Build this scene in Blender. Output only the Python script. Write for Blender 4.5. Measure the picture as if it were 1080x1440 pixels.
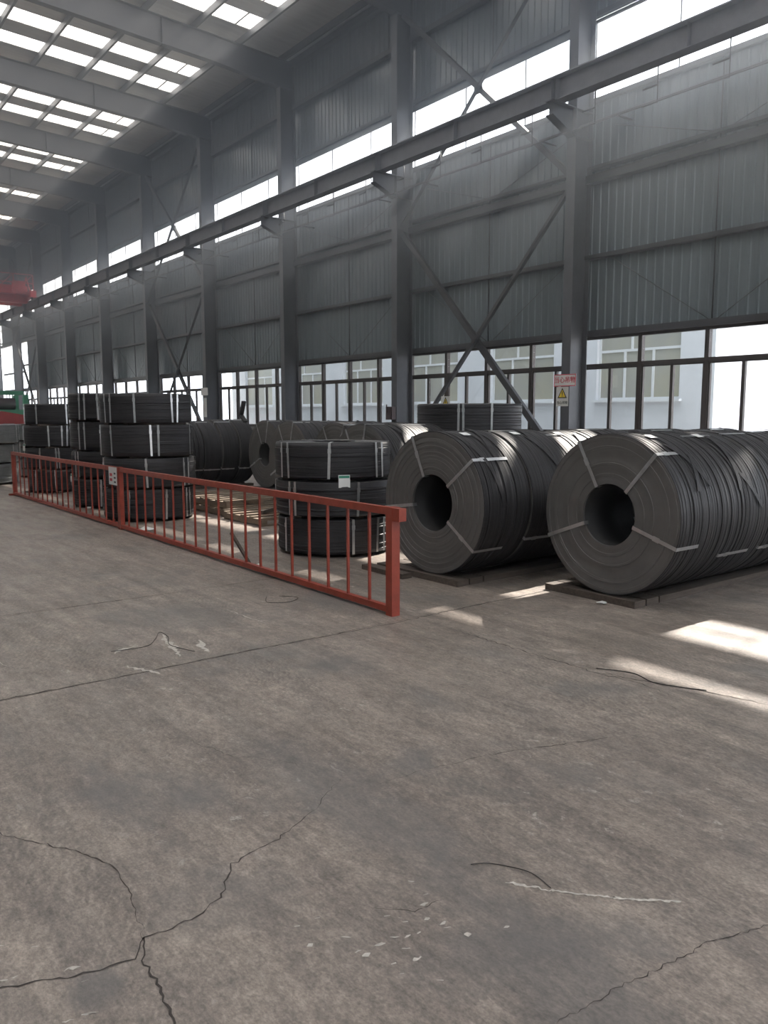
import bpy, math, random
from mathutils import Vector, Matrix
R_ = random.Random(7)
PI = math.pi
for o in list(bpy.data.objects):
    bpy.data.objects.remove(o, do_unlink=True)
S = bpy.context.scene
C = S.collection

# ------------------------------------------------------------------ camera
F_PX, YAW, PITCH, ROLL = 1122.77, 0.6577127, 0.1217570, -0.0013167
fw = Vector((math.sin(YAW)*math.cos(PITCH), math.cos(YAW)*math.cos(PITCH), -math.sin(PITCH)))
rt = fw.cross(Vector((0, 0, 1))).normalized()
up = rt.cross(fw)
c_, s_ = math.cos(ROLL), math.sin(ROLL)
rt2, up2 = rt*c_+up*s_, up*c_-rt*s_
cam = bpy.data.cameras.new('camera')
cam.sensor_fit = 'HORIZONTAL'; cam.sensor_width = 36.0
cam.lens = F_PX/1080*36.0
cam.clip_end = 500
camo = bpy.data.objects.new('camera', cam); C.objects.link(camo)
m3 = Matrix((rt2, up2, -fw)).transposed()
camo.matrix_world = Matrix.Translation((0, 0, 1.6)) @ m3.to_4x4()
S.camera = camo

# ------------------------------------------------------------------ world, sun, exposure
W = bpy.data.worlds.new('world'); S.world = W; W.use_nodes = True
bgn = W.node_tree.nodes['Background']
bgn.inputs[0].default_value = (0.90, 0.935, 1.0, 1); bgn.inputs[1].default_value = 7.0
sun = bpy.data.lights.new('sun', 'SUN'); sun.energy = 34.0; sun.angle = math.radians(0.7); sun.color = (1.0, 0.93, 0.84)
suno = bpy.data.objects.new('sun', sun); C.objects.link(suno)
SUN = Vector((1.0, 0.23, 0.945)).normalized()
suno.rotation_euler = SUN.to_track_quat('Z', 'Y').to_euler()
suno.location = (30, 10, 30)
S.view_settings.view_transform = 'Standard'; S.view_settings.look = 'None'
S.view_settings.gamma = 1.0; S.view_settings.use_curve_mapping = False
S.view_settings.exposure = -0.74
S.cycles.use_denoising = True
S.cycles.max_bounces = 10; S.cycles.diffuse_bounces = 6; S.cycles.transparent_max_bounces = 24
S.cycles.caustics_reflective = False; S.cycles.caustics_refractive = False
S.cycles.sample_clamp_indirect = 6.0

# ------------------------------------------------------------------ materials
def mat(name, col, rough=0.6, metal=0.0, var=0.15, scale=4.0, bump=0.0, bscale=30.0, col2=None, stretch=(1, 1, 1), spec=0.5, detail=6):
    m = bpy.data.materials.new(name); m.use_nodes = True
    nt = m.node_tree; N = nt.nodes; L = nt.links
    b = N['Principled BSDF']
    b.inputs['Roughness'].default_value = rough; b.inputs['Metallic'].default_value = metal
    b.inputs['Specular IOR Level'].default_value = spec
    tc = N.new('ShaderNodeTexCoord'); mp = N.new('ShaderNodeMapping'); mp.inputs['Scale'].default_value = stretch
    L.new(tc.outputs['Object'], mp.inputs[0])
    nz = N.new('ShaderNodeTexNoise'); nz.inputs['Scale'].default_value = scale; nz.inputs['Detail'].default_value = detail
    nz.inputs['Roughness'].default_value = 0.65
    L.new(mp.outputs[0], nz.inputs['Vector'])
    rp = N.new('ShaderNodeValToRGB'); rp.color_ramp.elements[0].position = 0.3; rp.color_ramp.elements[1].position = 0.7
    c1 = tuple(max(0, c*(1-var)) for c in col[:3]); c2 = col2 or tuple(min(1, c*(1+var)) for c in col[:3])
    rp.color_ramp.elements[0].color = (*c1, 1); rp.color_ramp.elements[1].color = (*c2, 1)
    L.new(nz.outputs[0], rp.inputs[0]); L.new(rp.outputs[0], b.inputs['Base Color'])
    if bump:
        n2 = N.new('ShaderNodeTexNoise'); n2.inputs['Scale'].default_value = bscale; n2.inputs['Detail'].default_value = 4
        L.new(mp.outputs[0], n2.inputs['Vector'])
        bp = N.new('ShaderNodeBump'); bp.inputs['Strength'].default_value = bump; bp.inputs['Distance'].default_value = 0.01
        L.new(n2.outputs[0], bp.inputs['Height']); L.new(bp.outputs[0], b.inputs['Normal'])
    return m

def floor_mat():
    m = bpy.data.materials.new('worn_concrete'); m.use_nodes = True
    nt = m.node_tree; N = nt.nodes; L = nt.links; b = N['Principled BSDF']
    geo = N.new('ShaderNodeNewGeometry')
    def noise(scale, stretch=(1, 1, 1), det=6, rough=0.6, dist=0.0, rot=0.0):
        mp = N.new('ShaderNodeMapping'); mp.inputs['Scale'].default_value = stretch; mp.inputs['Rotation'].default_value = (0, 0, rot)
        L.new(geo.outputs['Position'], mp.inputs[0])
        n = N.new('ShaderNodeTexNoise'); n.inputs['Scale'].default_value = scale; n.inputs['Detail'].default_value = det
        n.inputs['Roughness'].default_value = rough; n.inputs['Distortion'].default_value = dist
        L.new(mp.outputs[0], n.inputs['Vector']); return n
    def ramp(src, p0, c0, p1, c1):
        r = N.new('ShaderNodeValToRGB'); e = r.color_ramp.elements
        e[0].position = p0; e[0].color = (*c0, 1); e[1].position = p1; e[1].color = (*c1, 1)
        L.new(src, r.inputs[0]); return r
    def mix(kind, fac, a, bb):
        x = N.new('ShaderNodeMix'); x.data_type = 'RGBA'; x.blend_type = kind
        if isinstance(fac, float): x.inputs[0].default_value = fac
        else: L.new(fac, x.inputs[0])
        L.new(a, x.inputs[6]); L.new(bb, x.inputs[7]); return x.outputs[2]
    big = ramp(noise(0.55, det=5, dist=0.6).outputs[0], 0.32, (0.240, 0.208, 0.184), 0.68, (0.345, 0.303, 0.271))
    streak = ramp(noise(2.2, (3.2, 0.35, 1), 8, 0.7, 0.5, rot=0.12).outputs[0], 0.3, (0.62, 0.62, 0.63), 0.72, (1.12, 1.1, 1.08))
    fine = ramp(noise(22, (1.6, 0.7, 1), 8, 0.75).outputs[0], 0.3, (0.52, 0.52, 0.53), 0.72, (1.36, 1.34, 1.31))
    mid = ramp(noise(5.5, (1.5, 0.8, 1), 9, 0.72, 0.3).outputs[0], 0.32, (0.7, 0.7, 0.71), 0.7, (1.2, 1.19, 1.18))
    c = mix('MULTIPLY', 1.0, big.outputs[0], streak.outputs[0])
    c = mix('MULTIPLY', 1.0, c, fine.outputs[0])
    c = mix('MULTIPLY', 1.0, c, mid.outputs[0])
    grain = ramp(noise(85, (1.2, 0.8, 1), 5, 0.7).outputs[0], 0.32, (0.66, 0.66, 0.66), 0.68, (1.3, 1.29, 1.27))
    c = mix('MULTIPLY', 1.0, c, grain.outputs[0])
    # tyre scrub ripples across the driving lane
    mp = N.new('ShaderNodeMapping'); mp.inputs['Rotation'].default_value = (0, 0, 0.5)
    L.new(geo.outputs['Position'], mp.inputs[0])
    wv = N.new('ShaderNodeTexWave'); wv.inputs['Scale'].default_value = 9.0; wv.inputs['Distortion'].default_value = 9.0
    wv.inputs['Detail'].default_value = 4; wv.inputs['Detail Scale'].default_value = 1.6
    L.new(mp.outputs[0], wv.inputs['Vector'])
    wr = ramp(wv.outputs['Fac'], 0.25, (0.86, 0.86, 0.86), 0.9, (1.06, 1.06, 1.05))
    lane = ramp(noise(0.9, (1.6, 0.3, 1), 3).outputs[0], 0.45, (0, 0, 0), 0.62, (1, 1, 1))
    c = mix('MULTIPLY', lane.outputs[0], c, wr.outputs[0])
    # pale scuffs and spilt lime flecks
    fl = ramp(noise(11, (1.3, 0.8, 1), 12, 0.78, 0.4).outputs[0], 0.575, (0, 0, 0), 0.65, (1, 1, 1))
    pale = N.new('ShaderNodeRGB'); pale.outputs[0].default_value = (0.50, 0.455, 0.41, 1)
    area = ramp(noise(0.8, det=2).outputs[0], 0.42, (0, 0, 0), 0.6, (0.75, 0.75, 0.75))
    fm = N.new('ShaderNodeMath'); fm.operation = 'MULTIPLY'; L.new(fl.outputs[0], fm.inputs[0]); L.new(area.outputs[0], fm.inputs[1])
    c = mix('MIX', fm.outputs[0], c, pale.outputs[0])
    # dark oily stains
    st = ramp(noise(1.25, (1, 0.8, 1), 4, 0.6, 0.3).outputs[0], 0.54, (0, 0, 0), 0.70, (0.7, 0.7, 0.7))
    oil = N.new('ShaderNodeRGB'); oil.outputs[0].default_value = (0.115, 0.112, 0.11, 1)
    c = mix('MIX', st.outputs[0], c, oil.outputs[0])
    # grease stains with places of their own: a long wheel-track smear and a few drips
    def blob(cx, cy, sx_, sy_, rot, dark):
        mp2 = N.new('ShaderNodeMapping'); mp2.vector_type = 'TEXTURE'
        mp2.inputs['Location'].default_value = (cx, cy, 0); mp2.inputs['Rotation'].default_value = (0, 0, rot); mp2.inputs['Scale'].default_value = (sx_, sy_, 1)
        L.new(geo.outputs['Position'], mp2.inputs[0])
        ln = N.new('ShaderNodeVectorMath'); ln.operation = 'LENGTH'; L.new(mp2.outputs[0], ln.inputs[0])
        ad = N.new('ShaderNodeMath'); ad.operation = 'ADD'; L.new(ln.outputs['Value'], ad.inputs[0])
        ns_ = noise(4.5, det=6, rough=0.65); sb_ = N.new('ShaderNodeMath'); sb_.operation = 'MULTIPLY_ADD'; sb_.inputs[1].default_value = 1.3; sb_.inputs[2].default_value = -0.65
        L.new(ns_.outputs[0], sb_.inputs[0]); L.new(sb_.outputs[0], ad.inputs[1])
        return ramp(ad.outputs[0], 0.45, (dark, dark, dark), 1.0, (0, 0, 0)).outputs[0]
    for args in ((1.83, 2.6, 0.26, 1.0, 0.02, 0.42), (1.68, 1.35, 0.22, 0.45, 0.1, 0.45), (0.62, 2.12, 0.10, 0.12, 0, 0.55), (2.25, 2.72, 0.22, 0.14, 0.3, 0.5), (2.75, 4.15, 0.28, 0.16, 0.4, 0.45), (2.55, 5.9, 0.5, 0.7, 0.2, 0.45), (3.75, 5.6, 0.25, 0.7, 0, 0.5)):
        c = mix('MIX', blob(*args), c, oil.outputs[0])
    L.new(c, b.inputs['Base Color'])
    rr = ramp(noise(3.0, (2, 0.5, 1)).outputs[0], 0.3, (0.36, 0.36, 0.36), 0.7, (0.6, 0.6, 0.6))
    L.new(rr.outputs[0], b.inputs['Roughness'])
    b.inputs['Specular IOR Level'].default_value = 0.5
    bp = N.new('ShaderNodeBump'); bp.inputs['Strength'].default_value = 0.35; bp.inputs['Distance'].default_value = 0.006
    hn = noise(45, (1.4, 0.7, 1), 6, 0.7)
    L.new(hn.outputs[0], bp.inputs['Height']); L.new(bp.outputs[0], b.inputs['Normal'])
    return m

def glass_mat(name, tint=(1, 1, 1), gloss=0.06):
    m = bpy.data.materials.new(name); m.use_nodes = True
    nt = m.node_tree; N = nt.nodes; L = nt.links
    N.remove(N['Principled BSDF']); out = N['Material Output']
    t = N.new('ShaderNodeBsdfTransparent'); t.inputs[0].default_value = (*tint, 1)
    g = N.new('ShaderNodeBsdfGlossy'); g.inputs['Roughness'].default_value = 0.03
    nz = N.new('ShaderNodeTexNoise'); nz.inputs['Scale'].default_value = 2.5
    mr = N.new('ShaderNodeMapRange'); mr.inputs['To Min'].default_value = gloss*0.7; mr.inputs['To Max'].default_value = gloss*1.3
    L.new(nz.outputs[0], mr.inputs['Value'])
    mx = N.new('ShaderNodeMixShader'); L.new(mr.outputs[0], mx.inputs[0])
    L.new(t.outputs[0], mx.inputs[1]); L.new(g.outputs[0], mx.inputs[2]); L.new(mx.outputs[0], out.inputs[0])
    return m

def translucent_mat(name):
    m = bpy.data.materials.new(name); m.use_nodes = True
    nt = m.node_tree; N = nt.nodes; L = nt.links
    N.remove(N['Principled BSDF']); out = N['Material Output']
    t = N.new('ShaderNodeBsdfTransparent'); t.inputs[0].default_value = (0.92, 0.92, 0.92, 1)
    d = N.new('ShaderNodeBsdfTranslucent')
    nz = N.new('ShaderNodeTexNoise'); nz.inputs['Scale'].default_value = 3
    rp = N.new('ShaderNodeValToRGB'); rp.color_ramp.elements[0].color = (0.74, 0.74, 0.74, 1); rp.color_ramp.elements[1].color = (0.86, 0.86, 0.86, 1)
    L.new(nz.outputs[0], rp.inputs[0]); L.new(rp.outputs[0], d.inputs[0])
    mx = N.new('ShaderNodeMixShader'); mx.inputs[0].default_value = 0.5
    L.new(t.outputs[0], mx.inputs[1]); L.new(d.outputs[0], mx.inputs[2]); L.new(mx.outputs[0], out.inputs[0])
    return m

def ring_mat(name, col, axis='X'):
    """wound strip steel: fine lines following the winding"""
    m = mat(name, col, 0.5, 0.22, 0.25, 3.0, spec=0.38)
    nt = m.node_tree; N = nt.nodes; L = nt.links; b = N['Principled BSDF']
    tc = N.new('ShaderNodeTexCoord'); mp = N.new('ShaderNodeMapping')
    mp.inputs['Scale'].default_value = (60, 1.2, 1.2) if axis == 'X' else (1.2, 1.2, 60)
    L.new(tc.outputs['Object'], mp.inputs[0])
    nz = N.new('ShaderNodeTexNoise'); nz.inputs['Scale'].default_value = 1.0; nz.inputs['Detail'].default_value = 3
    L.new(mp.outputs[0], nz.inputs['Vector'])
    bp = N.new('ShaderNodeBump'); bp.inputs['Strength'].default_value = 0.6; bp.inputs['Distance'].default_value = 0.01
    L.new(nz.outputs[0], bp.inputs['Height']); L.new(bp.outputs[0], b.inputs['Normal'])
    return m

M = {}
M['floor'] = floor_mat()
M['joint'] = mat('floor_base', (0.07, 0.06, 0.055), 0.9)
M['crack'] = mat('crack_dirt', (0.05, 0.042, 0.038), 0.95)
M['whitemark'] = mat('lime_smear', (0.48, 0.45, 0.41), 0.9, var=0.3, scale=40)
M['sheet'] = mat('grey_green_sheet', (0.168, 0.202, 0.222), 0.27, 0.15, 0.12, 1.6, 0.35, 5, stretch=(1, 3, 0.25), spec=0.7)
M['column'] = mat('grey_steel_paint', (0.085, 0.09, 0.102), 0.5, 0.0, 0.15, 2.5)
M['girt'] = mat('girt_paint', (0.055, 0.056, 0.062), 0.5, 0.1, 0.15, 3)
M['beam'] = mat('crane_beam_paint', (0.19, 0.20, 0.23), 0.5, 0.1, 0.2, 3)
M['foil'] = mat('roof_foil', (0.86, 0.87, 0.85), 0.38, 0.4, 0.12, 1.2, 1.0, 4, stretch=(0.8, 5.0, 1))
M['skylight'] = translucent_mat('skylight_sheet')
M['purlin'] = mat('purlin_steel', (0.13, 0.135, 0.14), 0.5, 0.3)
M['frame'] = mat('bronze_window_frame', (0.055, 0.045, 0.042), 0.45, 0.2)
M['glass'] = glass_mat('window_glass', (0.96, 0.97, 0.98))
M['dado'] = mat('plastered_dado', (0.26, 0.27, 0.27), 0.8)
M['red'] = mat('red_gate_paint', (0.30, 0.050, 0.029), 0.45, 0.0, 0.22, 9, 0.1, 60)
M['crane'] = mat('red_crane_paint', (0.62, 0.07, 0.08), 0.5)
M['coil'] = ring_mat('dark_strip_x', (0.026, 0.025, 0.027), 'X')
M['coilz'] = ring_mat('dark_strip_z', (0.033, 0.032, 0.035), 'Z')
M['face'] = mat('strip_edges', (0.145, 0.139, 0.135), 0.5, 0.35, 0.12, 5)
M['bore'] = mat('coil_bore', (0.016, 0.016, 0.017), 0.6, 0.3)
M['strap'] = mat('galvanised_strap', (0.58, 0.585, 0.59), 0.28, 0.85, 0.15, 12)
M['darkstrap'] = mat('dull_strap', (0.25, 0.25, 0.25), 0.4, 0.6)
M['tag'] = mat('white_tag', (0.72, 0.73, 0.72), 0.6, var=0.06)
M['green'] = mat('green_print', (0.02, 0.22, 0.14), 0.6)
M['wood'] = mat('weathered_timber', (0.085, 0.066, 0.054), 0.8, 0, 0.35, 6, 0.3, 40, stretch=(0.6, 6, 6))
M['woodpale'] = mat('pale_pallet_timber', (0.20, 0.155, 0.115), 0.8, 0, 0.3, 6, 0.3, 40, stretch=(0.6, 6, 6))
M['signwhite'] = mat('sign_white', (0.62, 0.63, 0.62), 0.5, var=0.05)
M['signred'] = mat('sign_red', (0.55, 0.06, 0.09), 0.5, var=0.08)
M['signyellow'] = mat('sign_yellow', (0.75, 0.55, 0.04), 0.5, var=0.05)
M['signblack'] = mat('sign_black', (0.02, 0.02, 0.02), 0.5, var=0.05)
M['plaster'] = mat('white_render_outside', (0.76, 0.77, 0.80), 0.85, 0, 0.06, 1.0)
M['pvc'] = mat('white_window_frame', (0.8, 0.81, 0.82), 0.5, var=0.03)
M['farglass'] = mat('curtained_glass', (0.46, 0.46, 0.45), 0.2, 0, 0.1, 0.35, col2=(0.50, 0.475, 0.36))
M['ground'] = mat('yard_concrete', (0.42, 0.41, 0.39), 0.9, 0, 0.1, 0.5)
M['greenm'] = mat('green_machine_paint', (0.05, 0.25, 0.15), 0.5)
M['greywire'] = ring_mat('grey_wire', (0.17, 0.18, 0.185), 'Z')
M['wire'] = mat('black_wire', (0.03, 0.028, 0.027), 0.5, 0.3)
M['darkbox'] = mat('dark_box_paint', (0.07, 0.05, 0.055), 0.5)
M['machred'] = mat('machine_red', (0.35, 0.05, 0.05), 0.5)

# ------------------------------------------------------------------ mesh helpers
class MB:
    def __init__(s): s.v = []; s.f = []; s.sm = []
    def quad(s, a, b, c, d, sm=False):
        n = len(s.v); s.v += [tuple(a), tuple(b), tuple(c), tuple(d)]; s.f.append((n, n+1, n+2, n+3)); s.sm.append(sm)
    def box(s, x0, x1, y0, y1, z0, z1):
        n = len(s.v)
        s.v += [(x0, y0, z0), (x1, y0, z0), (x1, y1, z0), (x0, y1, z0), (x0, y0, z1), (x1, y0, z1), (x1, y1, z1), (x0, y1, z1)]
        for f in ((0, 3, 2, 1), (4, 5, 6, 7), (0, 1, 5, 4), (1, 2, 6, 5), (2, 3, 7, 6), (3, 0, 4, 7)):
            s.f.append(tuple(n+i for i in f)); s.sm.append(False)
        return s
    def bar(s, a, b, w, h, upv=(0, 0, 1)):
        """rectangular bar from a to b: w across, h along upv"""
        a, b = Vector(a), Vector(b); d = (b-a).normalized(); u = Vector(upv)
        if abs(d.dot(u)) > 0.98: u = Vector((1, 0, 0))
        x = d.cross(u).normalized(); u = x.cross(d)
        n = len(s.v)
        for p in (a, b):
            for i, j in ((-1, -1), (1, -1), (1, 1), (-1, 1)): s.v.append(tuple(p+x*i*w/2+u*j*h/2))
        for f in ((0, 1, 2, 3), (7, 6, 5, 4), (0, 4, 5, 1), (1, 5, 6, 2), (2, 6, 7, 3), (3, 7, 4, 0)):
            s.f.append(tuple(n+i for i in f)); s.sm.append(False)
        return s
    def tube(s, pts, r, seg=8, caps=True):
        pts = [Vector(p) for p in pts]; n0 = len(s.v)
        for k, p in enumerate(pts):
            d = (pts[min(k+1, len(pts)-1)]-pts[max(k-1, 0)]).normalized()
            u = Vector((0, 0, 1)) if abs(d.z) < 0.9 else Vector((1, 0, 0))
            x = d.cross(u).normalized(); u = x.cross(d)
            for i in range(seg):
                t = 2*PI*i/seg; s.v.append(tuple(p+(x*math.cos(t)+u*math.sin(t))*r))
        for k in range(len(pts)-1):
            for i in range(seg):
                a = n0+k*seg+i; b = n0+k*seg+(i+1) % seg
                s.f.append((a, b, b+seg, a+seg)); s.sm.append(True)
        if caps:
            s.f.append(tuple(n0+i for i in reversed(range(seg)))); s.sm.append(False)
            s.f.append(tuple(n0+(len(pts)-1)*seg+i for i in range(seg))); s.sm.append(False)
        return s
    def lathe(s, prof, seg=72, axis='X', closed=True, wob=None):
        """prof: list of (along, radius)"""
        n0 = len(s.v); P = len(prof)
        for (a, r) in prof:
            for i in range(seg):
                t = 2*PI*i/seg; y, z = r*math.cos(t), r*math.sin(t)
                s.v.append((a, y, z) if axis == 'X' else (y, z, a))
        rng = P if closed else P-1
        for k in range(rng):
            k2 = (k+1) % P
            for i in range(seg):
                j = (i+1) % seg
                q = (n0+k*seg+i, n0+k*seg+j, n0+k2*seg+j, n0+k2*seg+i)
                s.f.append(q if axis != 'X' else q[::-1]); s.sm.append(True)
        return s
    def prism(s, poly, thick, origin=(0, 0, 0), ax=((1, 0, 0), (0, 1, 0)), nrm=(0, 0, 1)):
        o = Vector(origin); a = Vector(ax[0]); b = Vector(ax[1]); n_ = Vector(nrm)*thick
        n = len(s.v); k = len(poly)
        for (x, y) in poly: s.v.append(tuple(o+a*x+b*y))
        for (x, y) in poly: s.v.append(tuple(o+a*x+b*y+n_))
        s.f.append(tuple(n+i for i in reversed(range(k)))); s.sm.append(False)
        s.f.append(tuple(n+k+i for i in range(k))); s.sm.append(False)
        for i in range(k):
            j = (i+1) % k; s.f.append((n+i, n+j, n+k+j, n+k+i)); s.sm.append(False)
        return s
    def mesh(s, name, m):
        me = bpy.data.meshes.new(name); me.from_pydata(s.v, [], s.f)
        me.polygons.foreach_set('use_smooth', s.sm)
        me.materials.append(m) if m else None; me.update(); return me
    def build(s, name, m, parent=None, loc=(0, 0, 0), rot=(0, 0, 0)):
        return inst(name, s.mesh(name, m), parent, loc, rot)

def inst(name, me, parent=None, loc=(0, 0, 0), rot=(0, 0, 0)):
    o = bpy.data.objects.new(name, me); C.objects.link(o); o.location = loc; o.rotation_euler = rot
    if parent is not None: o.parent = parent
    return o
def tag(o, label, cat, group=None):
    o['label'] = label; o['category'] = cat
    if group: o['group'] = group
    return o
def thing(name, label, cat, loc=(0, 0, 0), rz=0.0, group=None):
    o = bpy.data.objects.new(name, None); C.objects.link(o); o.location = loc; o.rotation_euler = (0, 0, rz)
    o.empty_display_size = 0.2
    return tag(o, label, cat, group)
def struct(o, label=None):
    o['kind'] = 'structure'
    if label: o['label'] = label
    return o
def sempty(name, label, loc=(0, 0, 0)):
    o = bpy.data.objects.new(name, None); C.objects.link(o); o.location = loc; return struct(o, label)
def smooth_angle(o, ang=0.6):
    me = o.data
    try: me.set_sharp_from_angle(angle=ang)
    except Exception: pass
    return o
ORD = ['first', 'second', 'third', 'fourth', 'fifth', 'sixth', 'seventh', 'eighth', 'ninth', 'tenth', 'eleventh', 'twelfth']

# ------------------------------------------------------------------ layout
XW = 14.6                      # sheet plane of the right wall
XC = 13.89                     # front of the columns
Y0 = 11.515                    # nearest column in view
COLY = [Y0+6*i for i in range(-1, 10)]
BAYS = [(Y0+6*i) for i in range(-3, 9)]       # bay start (low y)
YB, YF = -12.5, 71.6
XL = -9.6
XR = 2.5                       # ridge
ZR0, SL = 13.05, 0.045         # roof sheet height at the right wall, slope
def zroof(x): return ZR0+SL*(XW-x) if x >= XR else ZR0+SL*(XW-XR)-SL*(XR-x)

# ------------------------------------------------------------------ floor
floor = struct(MB().box(XL-0.3, XW+0.3, YB-0.3, YF+0.3, -0.30, -0.03).build('floor', M['joint']), 'worn grey concrete workshop floor with cracks and joints')
ys = [YB-0.2, -1.25, 4.75, 6.78, 10.8, 16.8, 22.8, 28.8, 34.8, 40.8, 46.8, 52.8, 58.8, 64.8, YF+0.2]
xs = [XL-0.2, -2.6, 9.3, XW+0.2]
for i in range(len(ys)-1):
    for j in range(len(xs)-1):
        g = 0.0035
        if ys[i] == 4.75 or ys[i+1] == 4.75: pass
        MB().box(xs[j]+g, xs[j+1]-g, ys[i]+g, ys[i+1]-g, -0.03, 0.0).build('floor_slab', M['floor'], floor)

def crack(pts, w=0.007, seed=1, m='crack', z=0.0015, jag=0.02, step=0.05, taper=True):
    if m == 'crack': step *= 0.6; jag *= 0.75
    r = random.Random(seed); P = [Vector((x, y, 0)) for x, y in pts]; line = []
    for a, b in zip(P, P[1:]):
        n = max(1, int((b-a).length/step)); d = (b-a).normalized(); q = Vector((-d.y, d.x, 0))
        for k in range(n): line.append(a+(b-a)*k/n+q*r.uniform(-jag, jag))
    line.append(P[-1]); mb = MB(); n = len(line); top = []
    for k, p in enumerate(line):
        d = (line[min(k+1, n-1)]-line[max(0, k-1)]).normalized(); q = Vector((-d.y, d.x, 0))
        ww = w*(0.62 if m == 'crack' else 1)*r.uniform(0.3, 1.4)*(min(1, 0.25+2.2*min(k, n-1-k)/n) if taper else 1)
        top.append((p+q*ww/2, p-q*ww/2))
    for (a, b), (c, d) in zip(top, top[1:]):
        mb.quad((a.x, a.y, z), (b.x, b.y, z), (d.x, d.y, z), (c.x, c.y, z))
    return mb.build('crack' if m == 'crack' else 'lime_smear', M[m], floor)
crack([(-0.6, 2.5), (0.2, 2.33), (0.41, 2.29), (0.61, 2.21), (0.75, 2.18), (0.81, 2.26), (0.96, 2.25), (1.09, 2.3), (1.21, 2.46), (1.43, 2.51), (1.65, 2.61), (1.9, 2.78)], 0.009, 1, step=0.035, jag=0.012)
crack([(0.81, 2.26), (0.87, 2.59), (0.87, 2.67), (0.83, 2.82), (0.71, 3.03), (0.6, 3.2), (0.35, 3.4)], 0.007, 2, step=0.035, jag=0.012)
crack([(0.81, 2.26), (0.77, 2.16), (0.76, 2.02), (0.74, 1.87), (0.7, 1.5)], 0.010, 3, step=0.03, jag=0.010, taper=False)
crack([(2.02, 2.64), (2.3, 2.61), (2.64, 2.54), (3.0, 2.41), (3.45, 2.23)], 0.006, 4, step=0.05, jag=0.012)
crack([(1.4, 1.27), (1.54, 1.25), (1.81, 1.23), (2.04, 1.19), (2.18, 1.18), (2.39, 1.11), (2.7, 1.0)], 0.005, 5, step=0.03, jag=0.010)
crack([(3.97, 4.43), (3.97, 3.83), (3.98, 3.21), (3.99, 2.94), (4.04, 2.73), (3.98, 2.4)], 0.012, 6, jag=0.02)
crack([(4.06, 3.1), (4.03, 2.9), (4.1, 2.7), (4.2, 2.45), (4.3, 2.0)], 0.014, 16, jag=0.012)
crack([(-2.5, 4.752), (0, 4.75), (0.94, 4.77), (1.6, 4.745), (2.24, 4.76), (3.0, 4.735), (3.63, 4.71), (4.6, 4.74), (7, 4.75)], 0.017, 7, jag=0.012, step=0.07, taper=False)
crack([(-2.5, 6.8), (1.39, 6.83), (3.0, 6.73), (3.8, 6.75)], 0.010, 8, jag=0.012, step=0.1)
crack([(1.3, 3.9), (1.55, 3.6), (1.62, 3.3), (1.8, 3.1), (1.85, 2.9)], 0.004, 9)
crack([(1.45, 1.95), (1.55, 1.85), (1.66, 1.84)], 0.005, 10, step=0.03, jag=0.008)
crack([(1.9, 1.78), (1.96, 1.70), (2.0, 1.64)], 0.016, 11, 'whitemark', 0.0016, 0.01, 0.012)
crack([(1.99, 1.65), (2.06, 1.57), (2.13, 1.49)], 0.008, 17, 'whitemark', 0.0016, 0.004, 0.01, False)
crack([(2.12, 1.50), (2.2, 1.42), (2.28, 1.35)], 0.012, 18, 'whitemark', 0.0016, 0.005, 0.01, False)
crack([(2.2, 5.5), (2.15, 5.3), (2.12, 5.08), (2.08, 4.92)], 0.05, 12, 'whitemark', 0.0016, 0.012, 0.03)
crack([(2.35, 5.2), (2.3, 5.05), (2.28, 4.9)], 0.06, 13, 'whitemark', 0.0016, 0.012, 0.03)
crack([(1.75, 5.25), (1.85, 5.32), (1.95, 5.33)], 0.04, 14, 'whitemark', 0.0016, 0.012, 0.03)
crack([(1.72, 4.93), (1.8, 4.75), (1.83, 4.65)], 0.035, 15, 'whitemark', 0.0016, 0.012, 0.03)
rr = random.Random(55)
for k in range(26):
    x, y = rr.uniform(1.15, 1.75), rr.uniform(1.5, 2.05)
    l = rr.uniform(0.01, 0.035)
    crack([(x, y), (x+l, y-l*rr.uniform(-0.2, 1))], rr.uniform(0.006, 0.018), 100+k, 'whitemark', 0.0016, 0.003, 0.01)
rr = random.Random(56)
for k in range(16):
    x, y = rr.uniform(0.15, 0.6), rr.uniform(1.95, 2.5)
    l = rr.uniform(0.01, 0.05)
    crack([(x, y), (x+l, y-l*rr.uniform(-0.2, 1))], rr.uniform(0.006, 0.02), 200+k, 'whitemark', 0.0016, 0.003, 0.01)
for pts, w in (([(0.5, 3.3), (0.62, 4.6)], 0.004), ([(2.9, 6.0), (2.95, 5.3)], 0.012), ([(1.0, 6.2), (1.12, 5.4)], 0.012), ([(2.45, 8.0), (2.75, 7.9)], 0.02)):
    crack(pts, w, int(w*1e4), 'whitemark', 0.0016, 0.01, 0.05)

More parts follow.
